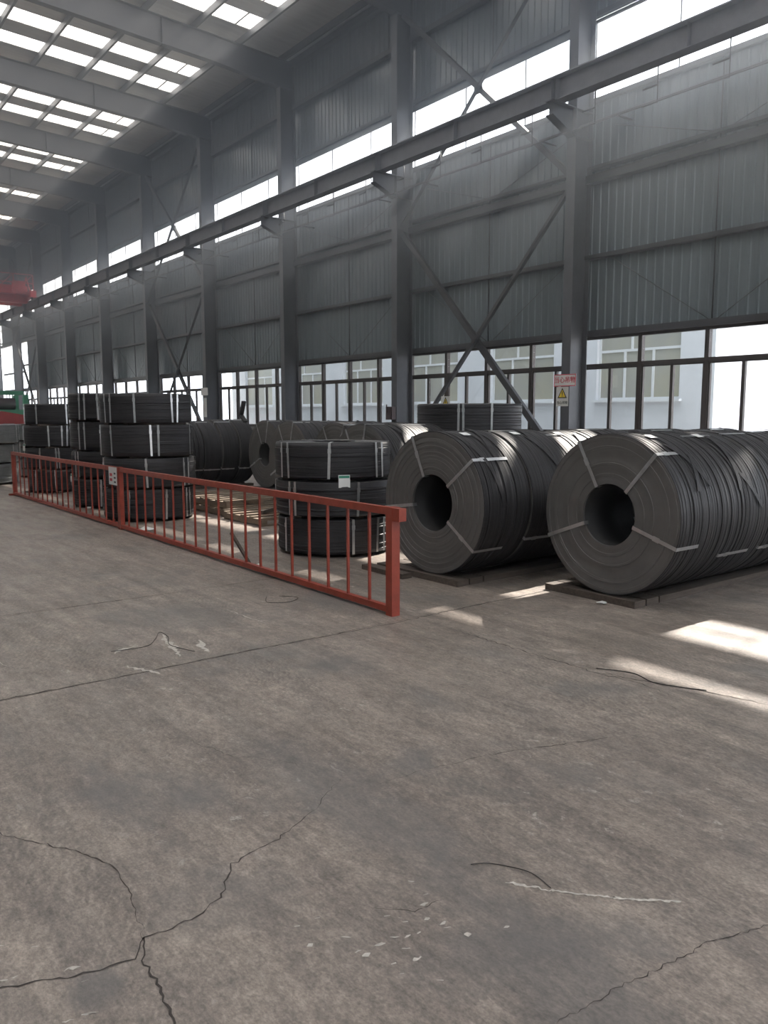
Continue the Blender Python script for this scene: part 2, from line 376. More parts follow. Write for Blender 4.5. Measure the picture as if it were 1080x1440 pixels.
# ------------------------------------------------------------------ right wall
wall = sempty('wall_right', 'right wall of grey green ribbed sheets over a row of windows')
dm = MB().box(0, 0.25, 0, 6, 0, 1.15).mesh('dado', M['dado'])
def sheet_mesh(w, z0, z1, nm):
    mb = MB(); pitch = 0.2; y = 0.0; pr = []
    while y < w-1e-6:
        for dy, dx in ((0, 0), (0.13, 0), (0.147, -0.018), (0.183, -0.018)):
            if y+dy < w-1e-6: pr.append((y+dy, dx))
        y += pitch
    pr.append((w, 0))
    for (ya, xa), (yb, xb) in zip(pr, pr[1:]):
        mb.quad((xa, ya, z0), (xa, ya, z1), (xb, yb, z1), (xb, yb, z0))
    for (ya, xa), (yb, xb) in zip(pr, pr[1:]):
        mb.quad((0.05, ya, z0), (0.05, yb, z0), (0.05, yb, z1), (0.05, ya, z1))
    mb.quad((0, 0, z0), (0.05, 0, z0), (0.05, 0, z1), (0, 0, z1)); mb.quad((0, w, z0), (0, w, z1), (0.05, w, z1), (0.05, w, z0))
    mb.quad((0, 0, z0), (0, w, z0), (0.05, w, z0), (0.05, 0, z0)); mb.quad((0, 0, z1), (0.05, 0, z1), (0.05, w, z1), (0, w, z1))
    return mb.mesh(nm, M['sheet'])
ZS, ZH = 1.19, 3.28          # lower window sill / head
ZC0, ZC1 = 8.25, 9.87        # clerestory
sheets = [sheet_mesh(2.996, ZH+0.08, 4.98, 'wall_sheet'), sheet_mesh(2.996, 4.98, 6.62, 'wall_sheet'),
          sheet_mesh(2.996, 6.62, ZC0-0.04, 'wall_sheet'), sheet_mesh(2.996, ZC1+0.04, 11.5, 'wall_sheet'), sheet_mesh(2.996, 11.5, ZR0, 'wall_sheet')]
short = [sheet_mesh(2.0, ZH+0.08, 4.98, 'wall_sheet'), sheet_mesh(2.0, 4.98, 6.62, 'wall_sheet')]
def cgirt(z, h, d, nm):
    """C channel girt lying along y over one bay: web vertical at inside edge"""
    mb = MB(); mb.box(-d, 0, 0, 6, z+h-0.006, z+h); mb.box(-d, 0, 0, 6, z, z+0.006); mb.box(-d, -d+0.006, 0, 6, z+0.006, z+h-0.006)
    return mb.mesh(nm, M['girt'])
girts = [cgirt(4.92, 0.09, 0.16, 'girt'), cgirt(6.78, 0.07, 0.16, 'girt'), cgirt(6.50, 0.17, 0.2, 'girt'), cgirt(11.45, 0.14, 0.18, 'girt'),
         cgirt(ZH+0.0, 0.13, 0.12, 'girt'), cgirt(ZC0-0.1, 0.09, 0.1, 'girt'), cgirt(ZC1, 0.1, 0.1, 'girt')]
rod = MB().tube([(0, 0, ZH+0.1), (0, 0, ZC0-0.1)], 0.014, 6).mesh('sag_rod', M['girt'])
seam = MB().tube([(0, 0, ZC1+0.05), (0, 0, ZR0)], 0.012, 6).mesh('sag_rod', M['girt'])
ties = [MB().tube([(0, 0.6, 4.92), (0, 2.92, ZH+0.13)], 0.008, 5).mesh('tie_rod', M['girt']),
        MB().tube([(0, 5.4, 4.92), (0, 3.08, ZH+0.13)], 0.008, 5).mesh('tie_rod', M['girt']),
        MB().tube([(0, 0.6, 7.6), (0, 2.92, 6.85)], 0.008, 5).mesh('tie_rod', M['girt']),
        MB().tube([(0, 5.4, 7.6), (0, 3.08, 6.85)], 0.008, 5).mesh('tie_rod', M['girt'])]
OPENBAY = Y0+6*8
sun_stop = MB().box(0, 0.012, 0, 6, ZC1-0.17, ZC1).mesh('sun_stop_strip', M['sheet'])  # strip added under the clerestory head to block sun bands on the floor
for yb in BAYS:
    opening = abs(yb-OPENBAY) < 0.1
    if not opening: inst('dado', dm, wall, (XW-0.1, yb, 0))
    for h in (0, 1):
        for k, sm in enumerate(sheets):
            if opening and k < 2: continue
            if k < 2 and abs(yb-(OPENBAY-6)) < 0.1 and h == 1:
                inst('wall_sheet', short[k], wall, (XW, yb+h*3+0.002, 0)); continue
            inst('wall_sheet', sm, wall, (XW, yb+h*3+0.002, 0))
    for k, gm in enumerate(girts):
        if opening and k == 0: continue
        inst('girt', gm, wall, (XW-0.026, yb, 0))
    if not opening:
        inst('sag_rod', rod, wall, (XW-0.09, yb+3.0, 0))
        for t in ties: inst('tie_rod', t, wall, (XW-0.05, yb, 0))
    inst('sag_rod', seam, wall, (XW-0.06, yb+3.0, 0))
    if yb > 11: inst('sun_stop_strip', sun_stop, wall, (XW-0.06, yb, 0))

# windows ---------------------------------------------------------------
def wmeshes():
    d = {}
    d['outer'] = MB().box(-0.05, 0.05, 0, 6, ZS-0.06, ZS).box(-0.05, 0.05, 0, 6, ZH-0.06, ZH).mesh('outer_frame', M['frame'])
    d['mull'] = MB().box(-0.055, 0.055, -0.045, 0.045, ZS, ZH-0.06).mesh('mullion', M['frame'])
    d['trans'] = MB().box(-0.05, 0.05, 0.045, 1.455, 2.61, 2.69).mesh('transom', M['frame'])
    sm = MB(); z0, z1 = ZS, 2.61
    sm.box(-0.03, 0.03, 0.045, 0.08, z0, z1).box(-0.03, 0.03, 1.42, 1.455, z0, z1).box(-0.035, 0.035, 0.72, 0.785, z0, z1)
    sm.box(-0.03, 0.03, 0.08, 1.42, z0, z0+0.05).box(-0.03, 0.03, 0.08, 1.42, z1-0.035, z1)
    d['sash'] = sm.mesh('sash', M['frame'])
    d['p1'] = MB().box(-0.003, 0.003, 0.08, 0.72, ZS+0.05, 2.575).mesh('pane', M['glass'])
    d['p2'] = MB().box(-0.003, 0.003, 0.785, 1.42, ZS+0.05, 2.575).mesh('pane', M['glass'])
    d['pt'] = MB().box(-0.003, 0.003, 0.045, 1.455, 2.69, ZH-0.06).mesh('pane', M['glass'])
    cm = MB().box(-0.03, 0.03, 0, 6, ZC0-0.01, ZC0+0.05).box(-0.03, 0.03, 0, 6, ZC1-0.05, ZC1)
    d['couter'] = cm.mesh('outer_frame', M['frame'])
    d['cm'] = MB().box(-0.012, 0.012, -0.009, 0.009, ZC0+0.05, ZC1-0.05).mesh('mullion', M['frame'])
    d['cp'] = MB().box(-0.003, 0.003, 0.009, 1.991, ZC0+0.05, ZC1-0.05).mesh('pane', M['glass'])
    return d
WM = wmeshes(); wn = 1
for n, yb in enumerate(BAYS):
    if yb < -1: continue
    pos = 'the %s bay from the right of the photo' % ORD[max(0, int(round((yb-Y0)/6))+1)]
    if abs(yb-OPENBAY) > 0.1:
        w = sempty('window_%d' % wn, 'dark framed sliding window row with top lights in '+pos, (XW, yb, 0)); wn += 1
        inst('outer_frame', WM['outer'], w)
        for k in range(4):
            inst('mullion', WM['mull'], w, (0, 1.5*k+0.1, 0))
            inst('transom', WM['trans'], w, (0, 1.5*k+0.1, 0)); inst('sash', WM['sash'], w, (0, 1.5*k+0.1, 0))
            for q in ('p1', 'p2', 'pt'): inst('pane', WM[q], w, (0, 1.5*k+0.1, 0))
    w = sempty('window_%d' % wn, 'long bright high clerestory window strip in '+pos, (XW+0.02, yb, 0)); wn += 1
    inst('outer_frame', WM['couter'], w)
    for k in range(3):
        inst('mullion', WM['cm'], w, (0, k*2.0, 0)); inst('pane', WM['cp'], w, (0, k*2.0, 0))
# tall glazed doorway in the far bay
d = sempty('door_1', 'tall bright glazed doorway in the far bay of the right wall', (XW, OPENBAY, 0))
mb = MB()
for z, h in ((3.2, 0.1), (4.5, 0.12), (6.6, 0.1)): mb.box(-0.05, 0.05, 0, 6, z, z+h)
mb.build('transom', M['frame'], d)
for k in range(8):
    MB().box(-0.03, 0.03, k*0.8-0.02, k*0.8+0.02, 0, 3.2).build('mullion', M['frame'], d)
    if k < 7: MB().box(-0.003, 0.003, k*0.8+0.02, k*0.8+0.78, 0.02, 3.2).build('pane', M['glass'], d)
MB().box(-0.003, 0.003, 0.02, 5.98, 3.3, 4.5).build('pane', M['glass'], d)
MB().box(-0.003, 0.003, 0.02, 5.98, 4.62, 6.6).build('pane', M['glass'], d)

# other walls (closing the hall) -----------------------------------------
wl = MB(); x0, x1 = XL-0.15, XL
wl.box(x0, x1, YB, YF, 0, 13.1)
struct(wl.build('wall_left', M['sheet']), 'left sheet wall outside the picture')
wb = MB()
wb.box(XL, -2.0, YB-0.15, YB, 0, 13.6); wb.box(2.0, XW+0.05, YB-0.15, YB, 0, 13.6); wb.box(-2.0, 2.0, YB-0.15, YB, 4.5, 13.6)
struct(wb.build('wall_back', M['sheet']), 'end wall behind the photographer with an open doorway')
wf = MB()
wf.box(XL, XW+0.05, YF, YF+0.15, 6, 13.6); wf.box(XL, -2, YF, YF+0.15, 0, 6); wf.box(5, XW+0.05, YF, YF+0.15, 0, 6)
struct(wf.build('wall_far', M['sheet']), 'far end wall of the hall')

# ------------------------------------------------------------------ roof
ceil = sempty('ceiling', 'silvery insulated roof sheets with rows of translucent skylights')
def roof_piece(xa, xb, ya, yb, m, name, parent, dz=0.0, th=0.03):
    za, zb = zroof(xa)+dz, zroof(xb)+dz
    mb = MB(); n = 0
    v = [(xa, ya, za), (xb, ya, zb), (xb, yb, zb), (xa, yb, za)]
    mb.v = v+[(x, y, z+th) for x, y, z in v]
    mb.f = [(0, 3, 2, 1), (4, 5, 6, 7), (0, 1, 5, 4), (1, 2, 6, 5), (2, 3, 7, 6), (3, 0, 4, 7)]; mb.sm = [False]*6
    return mb.build(name, m, parent)
XE = 12.55
PURX = [XE-1.5*k for k in range(7)]     # 12.55 .. 3.55
for yb in BAYS+[YF-0.1]:
    ye = min(yb+6, YF)
    if yb > YF-0.2: continue
    roof_piece(XE, XW+0.1, yb, ye, M['foil'], 'roof_sheet', ceil)
    for a, b, sky in ((0, 2.78, 0), (2.78, 3.62, 1), (3.62, 4.46, 0), (4.46, 5.30, 1), (5.30, 6.0, 0)):
        if yb+a >= YF: continue
        e = min(yb+b, YF)
        if not sky: roof_piece(XR, XE, yb+a, e, M['foil'], 'roof_sheet', ceil)
        else:
            for k, px in enumerate(PURX):
                xa = max(px-1.5, XR)
                if yb < 4: roof_piece(XR, XE, yb+a, e, M['skylight'], 'skylight_panel', ceil, 0.01, 0.004); break
                roof_piece(xa+0.04, px-0.04, yb+a, e, M['skylight'], 'skylight_panel', ceil, 0.01, 0.004)
                if k == 0:   # the broken ridge line of dirt across the end panel
                    roof_piece(12.02, 12.07, yb+a, e, M['foil'], 'lap_strip', ceil, -0.002, 0.006)
    for a, b, sky in ((0, 2.78, 0), (2.78, 3.62, 1), (3.62, 4.46, 0), (4.46, 5.30, 1), (5.30, 6.0, 0)):  # left slope, out of view: skylights added to light the floor from above
        if yb+a >= YF: continue
        e = min(yb+b, YF)
        if sky: roof_piece(XL+2, XR, yb+a, e, M['skylight'], 'skylight_panel', ceil, 0.01, 0.004); roof_piece(XL-0.1, XL+2, yb+a, e, M['foil'], 'roof_sheet', ceil)
        else: roof_piece(XL-0.1, XR, yb+a, e, M['foil'], 'roof_sheet', ceil)
ylo = BAYS[0]
for k, px in enumerate([XW-0.5]+PURX+[-1.0, -4.0, -7.0]):
    z = zroof(px)
    mb = MB(); d_ = 0.2
    mb.box(-0.035, 0.035, YB, YF, z-0.008, z-0.002); mb.box(-0.035, -0.029, YB, YF, z-d_, z-0.008); mb.box(-0.029, 0.035, YB, YF, z-d_, z-d_+0.006)
    mb.build('purlin', M['purlin'], ceil, (px, 0, 0))
# edge trims around the skylight strips
ed = MB()
# eave strut along the columns
eave = MB().box(XW-0.25, XW-0.05, YB, YF, 12.75, 12.95).build('eave_strut', M['girt'], wall)

# rafters ------------------------------------------------------------------
def rafter(y, label):
    t = thing('roof_rafter', label, 'rafter', (XC+0.28, y, 12.05), 0, 'portal frame rafters')
    ox = XC+0.28
    def zt(x): return zroof(x)-0.205
    def zb(x):
        if x > 11.6: return 12.02+(XC-x)*0.085
        return 12.02+(XC-11.6)*0.085+(11.6-x)*SL if x >= XR else 12.02+(XC-11.6)*0.085+(11.6-XR)*SL-(XR-x)*SL
    xsr = [XC+0.5, XC, 11.6, 7.0, XR, -3.5, XL+0.1]
    top, bot, web = MB(), MB(), MB()
    def strip(mb, f0, f1, w, xl):
        for a, b in zip(xl, xl[1:]):
            n = len(mb.v)
            for x in (a, b):
                for yy in (-w/2, w/2):
                    for f in (f0, f1): mb.v.append((x-ox, yy, f(x)-12.05))
            for q in ((0, 1, 3, 2), (4, 6, 7, 5), (0, 4, 5, 1), (2, 3, 7, 6), (0, 2, 6, 4), (1, 5, 7, 3)):
                mb.f.append(tuple(n+i for i in q)); mb.sm.append(False)
    strip(top, lambda x: zt(x)-0.014, zt, 0.22, xsr)
    strip(bot, lambda x: zb(x), lambda x: zb(x)+0.014, 0.22, xsr[1:])
    strip(web, lambda x: zb(x)+0.014, lambda x: zt(x)-0.014, 0.012, xsr)
    web.build('web', M['column'], t); top.build('top_flange', M['column'], t); bot.build('bottom_flange', M['column'], t)
    MB().box(10.0-ox-0.006, 10.0-ox+0.006, -0.1, 0.1, zb(10)-12.05-0.02, zt(10)-12.05).build('splice_plate', M['column'], t)
for i, y in enumerate(COLY):
    if i == 0: lab = 'grey roof rafter above the right edge of the photo'
    else: lab = 'grey tapered roof rafter meeting the %s column from the right' % ORD[i-1]
    rafter(y, lab)

# columns --------------------------------------------------------------------
HC = 12.78
def H(mb_w): return mb_w
cm = {}
cm['front_flange'] = MB().box(0, 0.014, -0.12, 0.12, 0.02, 12.04).mesh('front_flange', M['column'])
cm['web'] = MB().box(0.014, 0.536, -0.006, 0.006, 0.02, HC).mesh('web', M['column'])
cm['rear_flange'] = MB().box(0.536, 0.55, -0.12, 0.12, 0.02, HC).mesh('rear_flange', M['column'])
cm['base_plate'] = MB().box(-0.1, 0.65, -0.2, 0.2, 0.0, 0.02).mesh('base_plate', M['column'])
cb = MB().prism([(0.0, 7.38), (0.0, 7.93), (-0.72, 7.93), (-0.72, 7.68)], 0.014, (0, -0.007, 0), ((1, 0, 0), (0, 0, 1)), (0, 1, 0))
cb.box(-0.74, 0, -0.1, 0.1, 7.93, 7.95); cb.bar((0.0, 0, 7.37), (-0.72, 0, 7.67), 0.2, 0.014)
cm['corbel'] = cb.mesh('corbel', M['column'])
st = MB()
for z in (7.38, 7.93): st.box(0.014, 0.536, -0.11, 0.11, z, z+0.014)
cm['stiffener'] = st.mesh('stiffener', M['column'])
st2 = MB().box(0.014, 0.536, -0.11, 0.11, 12.03, 12.044)
cm['knee_stiffener'] = st2.mesh('knee_stiffener', M['column'])
cm['tie_plate'] = MB().box(-0.5, 0.0, -0.07, 0.07, 8.40, 8.415).mesh('tie_plate', M['column'])
for i, y in enumerate(COLY):
    if i == 0: lab = 'grey steel column just beyond the right edge of the photo'
    else: lab = 'grey steel H column, %s from the right' % ORD[i-1]
    t = thing('steel_column', lab, 'column', (XC, y, 0), 0, 'steel columns along the right wall')
    for k in cm: inst(k, cm[k], t)

# crane runway beams -----------------------------------------------------------
XBm = 13.40
bmz = 7.952
bp = {}
bp['bottom_flange'] = MB().box(-0.14, 0.14, 0.005, 5.995, bmz, bmz+0.016).mesh('bottom_flange', M['beam'])
bp['top_flange'] = MB().box(-0.15, 0.15, 0.005, 5.995, 8.40, 8.418).mesh('top_flange', M['beam'])
bp['web'] = MB().box(-0.006, 0.006, 0.005, 5.995, bmz+0.016, 8.40).mesh('web', M['beam'])
bp['rail'] = MB().box(-0.05, 0.05, 0.003, 5.997, 8.418, 8.428).box(-0.012, 0.012, 0.003, 5.997, 8.428, 8.47).box(-0.028, 0.028, 0.003, 5.997, 8.47, 8.49).mesh('rail', M['beam'])
sf = MB()
for k in range(7): sf.box(-0.12, 0.12, 0.05+k*0.98-0.004, 0.05+k*0.98+0.004, bmz+0.016, 8.40)
stiff = MB().box(-0.12, 0.12, -0.004, 0.004, bmz+0.016, 8.40).mesh('stiffener', M['beam'])
hang = MB().tube([(0, 0, bmz), (0, 0, 7.30)], 0.012, 6).bar((0, 0, 7.32), (0.0, 0.32, 7.32), 0.025, 0.025).bar((0, 0, 7.62), (0.0, 0.32, 7.62), 0.025, 0.025).mesh('hanger', M['girt'])
cbar = MB().tube([(0.1, 0.02, 7.33), (0.1, 5.98, 7.33)], 0.014, 6).mesh('conductor_bar', M['girt'])
clip = MB()
for k in range(7): clip.box(-0.1, -0.05, 0.35+k*0.8, 0.41+k*0.8, 8.418, 8.445)
clipm = clip.mesh('rail_clips', M['beam'])
for i, yb in enumerate(BAYS):
    if yb < -7: continue
    n = int(round((yb-Y0)/6))
    if n == -2: lab = 'grey crane runway beam out of view behind the photographer'
    elif n == -1: lab = 'grey crane runway beam right of the first column'
    else: lab = 'grey crane runway beam between %s and %s columns from the right' % (ORD[n], ORD[n+1])
    t = thing('crane_runway_beam', lab, 'beam', (XBm, yb, 0), 0, 'crane runway beams')
    for k in bp: inst(k, bp[k], t)
    for k in range(3): inst('stiffener', stiff, t, (0, 0.06+k*2.94, 0))
    cl = inst('rail_clips', clipm, t); cl['kind'] = 'stuff'
    [inst('hanger', hang, t, (0.1, u, 0)) for u in (0.75, 2.3, 3.7, 5.1)]
    inst('conductor_bar', cbar, t)
# conductor pipe behind the beam, in bay lengths
for yb in BAYS:
    if yb < 4: continue
    n = int(round((yb-Y0)/6))
    lab = 'thin conductor pipe on the wall right of the first column' if n < 0 else 'thin conductor pipe between %s and %s columns from the right' % (ORD[n], ORD[n+1])
    p = MB().tube([(0, 0, 0), (0, 5.99, 0)], 0.03, 8).mesh('conductor_pipe', M['girt'])
    t = inst('conductor_pipe', p, wall, (XC+0.25, yb, 7.62))
    for k in (1.0, 5.0):
        MB().box(-0.02, 0.42, -0.02, 0.02, -0.06, -0.03).build('bracket', M['girt'], t, (0, k, 0))

# cross bracing ---------------------------------------------------------------------
def brace(ya, yb, z0, z1, label, x, w=0.11):
    t = thing('cross_brace', label, 'brace', (x, (ya+yb)/2, z0), 0, 'diagonal wall braces')
    hy = (yb-ya)/2
    for s in (-1, 1):
        a = (0, -hy*s, 0); b = (0, hy*s, z1-z0)
        mb = MB(); off = 0.012*s
        mb.bar((off, a[1], a[2]), (off, b[1], b[2]), 0.012, w, (1, 0, 0)) if False else None
        d = Vector((0, b[1]-a[1], b[2]-a[2])).normalized(); nn = Vector((0, -d.z, d.y))
        A, B = Vector((off, a[1], a[2])), Vector((off, b[1], b[2]))
        mb.bar(A, B, w, 0.012, (1, 0, 0))
        mb.bar(A+nn*(w/2-0.006)+Vector((0.045*s, 0, 0)), B+nn*(w/2-0.006)+Vector((0.045*s, 0, 0)), 0.012, 0.09, (1, 0, 0))
        mb.build('brace_bar', M['girt'], t)
    MB().box(-0.008, 0.008, -0.13, 0.13, (z1-z0)/2-0.13, (z1-z0)/2+0.13).build('gusset_plate', M['girt'], t)
for n in (0, 3, 7):
    ya, yb = Y0+6*n+0.1, Y0+6*n+5.9
    nm = 'between the %s and %s columns from the right' % (ORD[n], ORD[n+1])
    brace(ya, yb, 0.35, 6.45, 'crossed diagonal steel braces over the windows '+nm, 14.06, 0.15)
    brace(ya, yb, 6.6, 12.0, 'upper crossed diagonal braces at the clerestory '+nm, 14.06, 0.12)

# ------------------------------------------------------------------ overhead crane (far)
cr = thing('overhead_crane', 'red overhead travelling crane on the far runway beam', 'crane', (XBm, 53.6, 8.49))
MB().box(-0.17, 0.17, -1.9, 1.9, 0.12, 0.5).build('end_carriage', M['crane'], cr)
for yy in (-1.5, 1.5):
    MB().lathe([(-0.05, 0.02), (-0.05, 0.2), (0.05, 0.2), (0.05, 0.02)], 20, 'X').build('wheel', M['darkbox'], cr, (0, yy, 0.2))
MB().box(-21.5, -0.1, 0.35, 0.85, -0.15, 0.85).build('girder', M['crane'], cr)
MB().box(-21.5, -0.1, -1.0, -0.5, -0.15, 0.85).build('girder', M['crane'], cr)
wk = MB().box(-21.5, -0.1, -1.55, -1.0, 0.30, 0.36).build('walkway', M['crane'], cr)
mb = MB()
for z in (0.95, 1.45): mb.bar((-21.5, -1.52, z), (0.1, -1.52, z), 0.05, 0.05)
for k in range(20): mb.bar((0.1-k*1.1, -1.52, 0.36), (0.1-k*1.1, -1.52, 1.45), 0.05, 0.05)
for k in range(2): mb.bar((0.1-k*1.1, -1.52, 1.45), (-1.0-k*1.1, -1.52, 0.36), 0.04, 0.04)
mb.build('railing', M['crane'], cr)
MB().box(-1.0, -0.35, -1.5, -1.05, 0.38, 1.05).build('drive_cabinet', M['crane'], cr)
MB().bar((0.05, -1.2, 0.3), (0.05, -0.2, 1.5), 0.06, 0.06).bar((0.05, 0.9, 0.3), (0.05, -0.2, 1.5), 0.06, 0.06).build('end_stay', M['crane'], cr)

# ------------------------------------------------------------------ outside
struct(MB().box(-60, 160, -80, 200, -0.5, -0.32).build('ground', M['ground']), 'pale concrete yard outside the windows')
NX = 19.5
nb = thing('neighbour_building', 'white rendered building with white framed windows seen through the windows', 'building', (NX, 25, -0.32))
NB0, NB1, NBH = 11.3, 38.2, 9.0
wins = [(13.65+4.35*k) for k in range(6)]
mb = MB(); ww, z0w, z1w = 1.36, 2.0, 4.15
yprev = NB0
for yc in wins:
    mb.box(0, 0.3, yprev-25, yc-ww-25, 0.0, NBH); mb.box(0, 0.3, yc-ww-25, yc+ww-25, 0, z0w+0.32); mb.box(0, 0.3, yc-ww-25, yc+ww-25, z1w+0.32, NBH); yprev = yc+ww
mb.box(0, 0.3, yprev-25, NB1-25, 0, NBH)
mb.box(0.3, 8, NB0-25, NB0+0.3-25, 0, NBH); mb.box(0.3, 8, NB1-0.3-25, NB1-25, 0, NBH); mb.box(7.7, 8, NB0-25, NB1-25, 0, NBH)
mb.build('wall', M['plaster'], nb)
MB().box(-0.25, 8.2, NB0-0.2-25, NB1+0.2-25, NBH, NBH+0.25).build('roof_slab', M['plaster'], nb)
nf = MB(); fwd = 0.07
nf.box(0, 0.08, -ww, ww, 0, fwd).box(0, 0.08, -ww, ww, 2.15-fwd, 2.15).box(0, 0.08, -ww, -ww+fwd, fwd, 2.15-fwd).box(0, 0.08, ww-fwd, ww, fwd, 2.15-fwd)
nf.box(0, 0.08, -ww+fwd, ww-fwd, 1.36, 1.36+fwd).box(0, 0.08, -0.5, -0.43, fwd, 1.36).box(0, 0.08, 0.43, 0.5, fwd, 1.36).box(0, 0.08, 0.2, 0.27, 1.43, 2.15-fwd)
nfm = nf.mesh('window', M['pvc']); npm = MB().box(0.03, 0.04, -ww+fwd, ww-fwd, fwd, 2.15-fwd).mesh('pane', M['farglass'])
nsm = MB().box(-0.12, 0.05, -ww-0.08, ww+0.08, -0.06, 0).mesh('window_sill', M['pvc'])
for yc in wins:
    w = inst('window', nfm, nb, (0.1, yc-25, z0w+0.32)); inst('pane', npm, w); inst('window_sill', nsm, nb, (0, yc-25, z0w+0.32))

# ------------------------------------------------------------------ red gate
XG, HG = 3.88, 0.875
def gate(ya, yb, label, endpost, stub):
    t = thing('barrier_gate', label, 'barrier', (XG, ya, 0), 0, 'red tubular barriers')
    L_ = yb-ya
    MB().box(-0.025, 0.025, 0.05, L_-0.03, HG-0.065, HG-0.005).build('top_rail', M['red'], t)
    MB().box(-0.025, 0.025, 0.05, L_-0.03, 0.02, 0.07).build('bottom_rail', M['red'], t)
    if stub:
        MB().box(-0.04, 0.04, -0.03, 0.05, 0, HG).build('post', M['red'], t)
        MB().box(-0.036, 0.036, -0.115, -0.03, HG-0.105, HG-0.004).build('latch_block', M['red'], t)
    else: MB().box(-0.03, 0.03, 0.0, 0.05, 0, HG).build('post', M['red'], t)
    MB().box(-0.03, 0.03, L_-0.03, L_+0.02, 0, HG).build('post', M['red'], t)
    bm = MB().box(-0.010, 0.010, -0.010, 0.010, 0.07, HG-0.065).mesh('bar', M['red'])
    y = 0.32
    while y < L_-0.1: inst('bar', bm, t, (0, y, 0)); y += 0.308
    return t
g1 = gate(4.90, 11.03, 'red tubular barrier, nearer half with the open end post', True, True)
g2 = gate(11.06, 17.12, 'red tubular barrier, farther half behind the small notice', True, False)
for yy in (17.12,):
    MB().box(-0.1, 0.1, yy-11.06+0.02, yy-11.06+0.07, 0, 0.03).build('foot', M['red'], g2)

# ------------------------------------------------------------------ text
def text_mesh(body, size, m, name, parent, loc, rot):
    cu = bpy.data.curves.new(name, 'FONT'); cu.body = body; cu.size = size; cu.align_x = 'CENTER'; cu.align_y = 'CENTER'; cu.extrude = 0.001; cu.offset = size*0.012
    o = bpy.data.objects.new(name, cu); C.objects.link(o)
    dg = bpy.context.evaluated_depsgraph_get()
    me = bpy.data.meshes.new_from_object(o.evaluated_get(dg)); me.name = name
    bpy.data.objects.remove(o, do_unlink=True)
    me.materials.clear(); me.materials.append(m)
    return inst(name, me, parent, loc, rot)
FACE = (PI/2, 0, -PI/2)    # text upright, facing -x
# sign on first column
sg = thing('hazard_banner', 'white board with red characters on the first column', 'sign', (XC-0.016, Y0, 2.2))
MB().box(-0.004, 0.0, -0.30, 0.30, 0, 0.26).build('board', M['signwhite'], sg)
text_mesh('\u5f53\u5fc3\u540a\u7269', 0.145, M['signred'], 'lettering', sg, (-0.006, 0.0, 0.13), FACE)
MB().box(-0.006, -0.004, -0.3, 0.3, 0.0, 0.018).box(-0.006, -0.004, -0.3, 0.3, 0.242, 0.26).box(-0.006, -0.004, 0.282, 0.3, 0.018, 0.242).box(-0.006, -0.004, -0.3, -0.282, 0.018, 0.242).build('border', M['signred'], sg)
MB().box(0.0, 0.012, -0.05, 0.05, 0.05, 0.2).build('bracket', M['girt'], sg)
def warn(label, loc, txt=True):
    t = thing('warning_sign', label, 'sign', loc, 0, 'yellow triangle warning signs')
    MB().box(-0.004, 0, -0.165, 0.165, 0, 0.42).build('board', M['signwhite'], t)
    def tri(r, cz): return [(r*math.cos(a), cz+r*math.sin(a)) for a in (PI/2, PI/2+2*PI/3, PI/2+4*PI/3)]
    MB().prism(tri(0.15, 0.25), 0.002, (-0.006, 0, 0), ((0, 1, 0), (0, 0, 1)), (1, 0, 0)).build('triangle_border', M['signblack'], t)
    MB().prism(tri(0.108, 0.25), 0.002, (-0.008, 0, 0), ((0, 1, 0), (0, 0, 1)), (1, 0, 0)).build('triangle', M['signyellow'], t)
    MB().box(-0.010, -0.008, -0.011, 0.011, 0.245, 0.32).box(-0.010, -0.008, -0.011, 0.011, 0.212, 0.232).build('symbol', M['signblack'], t)
    if txt: text_mesh('\u5f53\u5fc3\u540a\u7269', 0.075, M['signblack'], 'lettering', t, (-0.006, 0, 0.075), FACE)
    return t
warn('yellow triangle warning sign under the red lettered board', (XC-0.016, Y0+0.06, 1.77))
ws = warn('yellow triangle warning sign on the brace above the flat coil', (13.98, 15.49, 1.64))
MB().box(0.001, 0.06, -0.1, 0.50, 0.17, 0.2).build('bracket', M['girt'], ws)
sb = thing('notice_board', 'small blank pale board on the fourth column', 'sign', (XC-0.016, COLY[4], 2.35))
MB().box(-0.004, 0, -0.28, 0.34, 0, 0.3).build('board', M['signwhite'], sb)
MB().box(-0.004, 0, -0.15, 0.12, -0.85, -0.1).build('lower_sheet', M['signwhite'], sb)
# notice on the gate
ns = thing('gate_notice', 'small pale notice with red print hung on the red barrier', 'sign', (XG-0.045, 11.2, 0.62))
MB().box(-0.004, 0, -0.16, 0.16, 0, 0.25).build('board', M['tag'], ns)
mb = MB()
for k in range(2): mb.box(-0.006, -0.004, 0.02, 0.12, 0.05+k*0.07, 0.09+k*0.07)
mb.build('red_print', M['signred'], ns)
mb = MB()
for k in range(3): mb.box(-0.006, -0.004, -0.12, -0.05, 0.03+k*0.06, 0.055+k*0.06)
mb.build('dark_print', M['girt'], ns)
MB().box(0, 0.018, -0.03, 0.03, 0.1, 0.22).build('clip', M['girt'], ns)
# box on second column
eb = thing('switch_box', 'dark red switch box low on the second column', 'switch box', (XC-0.15, COLY[2]+0.05, 1.45))
MB().box(0, 0.149, -0.14, 0.14, 0, 0.36).build('case', M['darkbox'], eb)
MB().box(-0.012, 0, -0.11, 0.11, 0.03, 0.33).build('cover', M['darkbox'], eb)
MB().bar((-0.03, 0.06, 0.2), (-0.03, 0.06, 0.42), 0.025, 0.025).build('lever', M['darkbox'], eb)

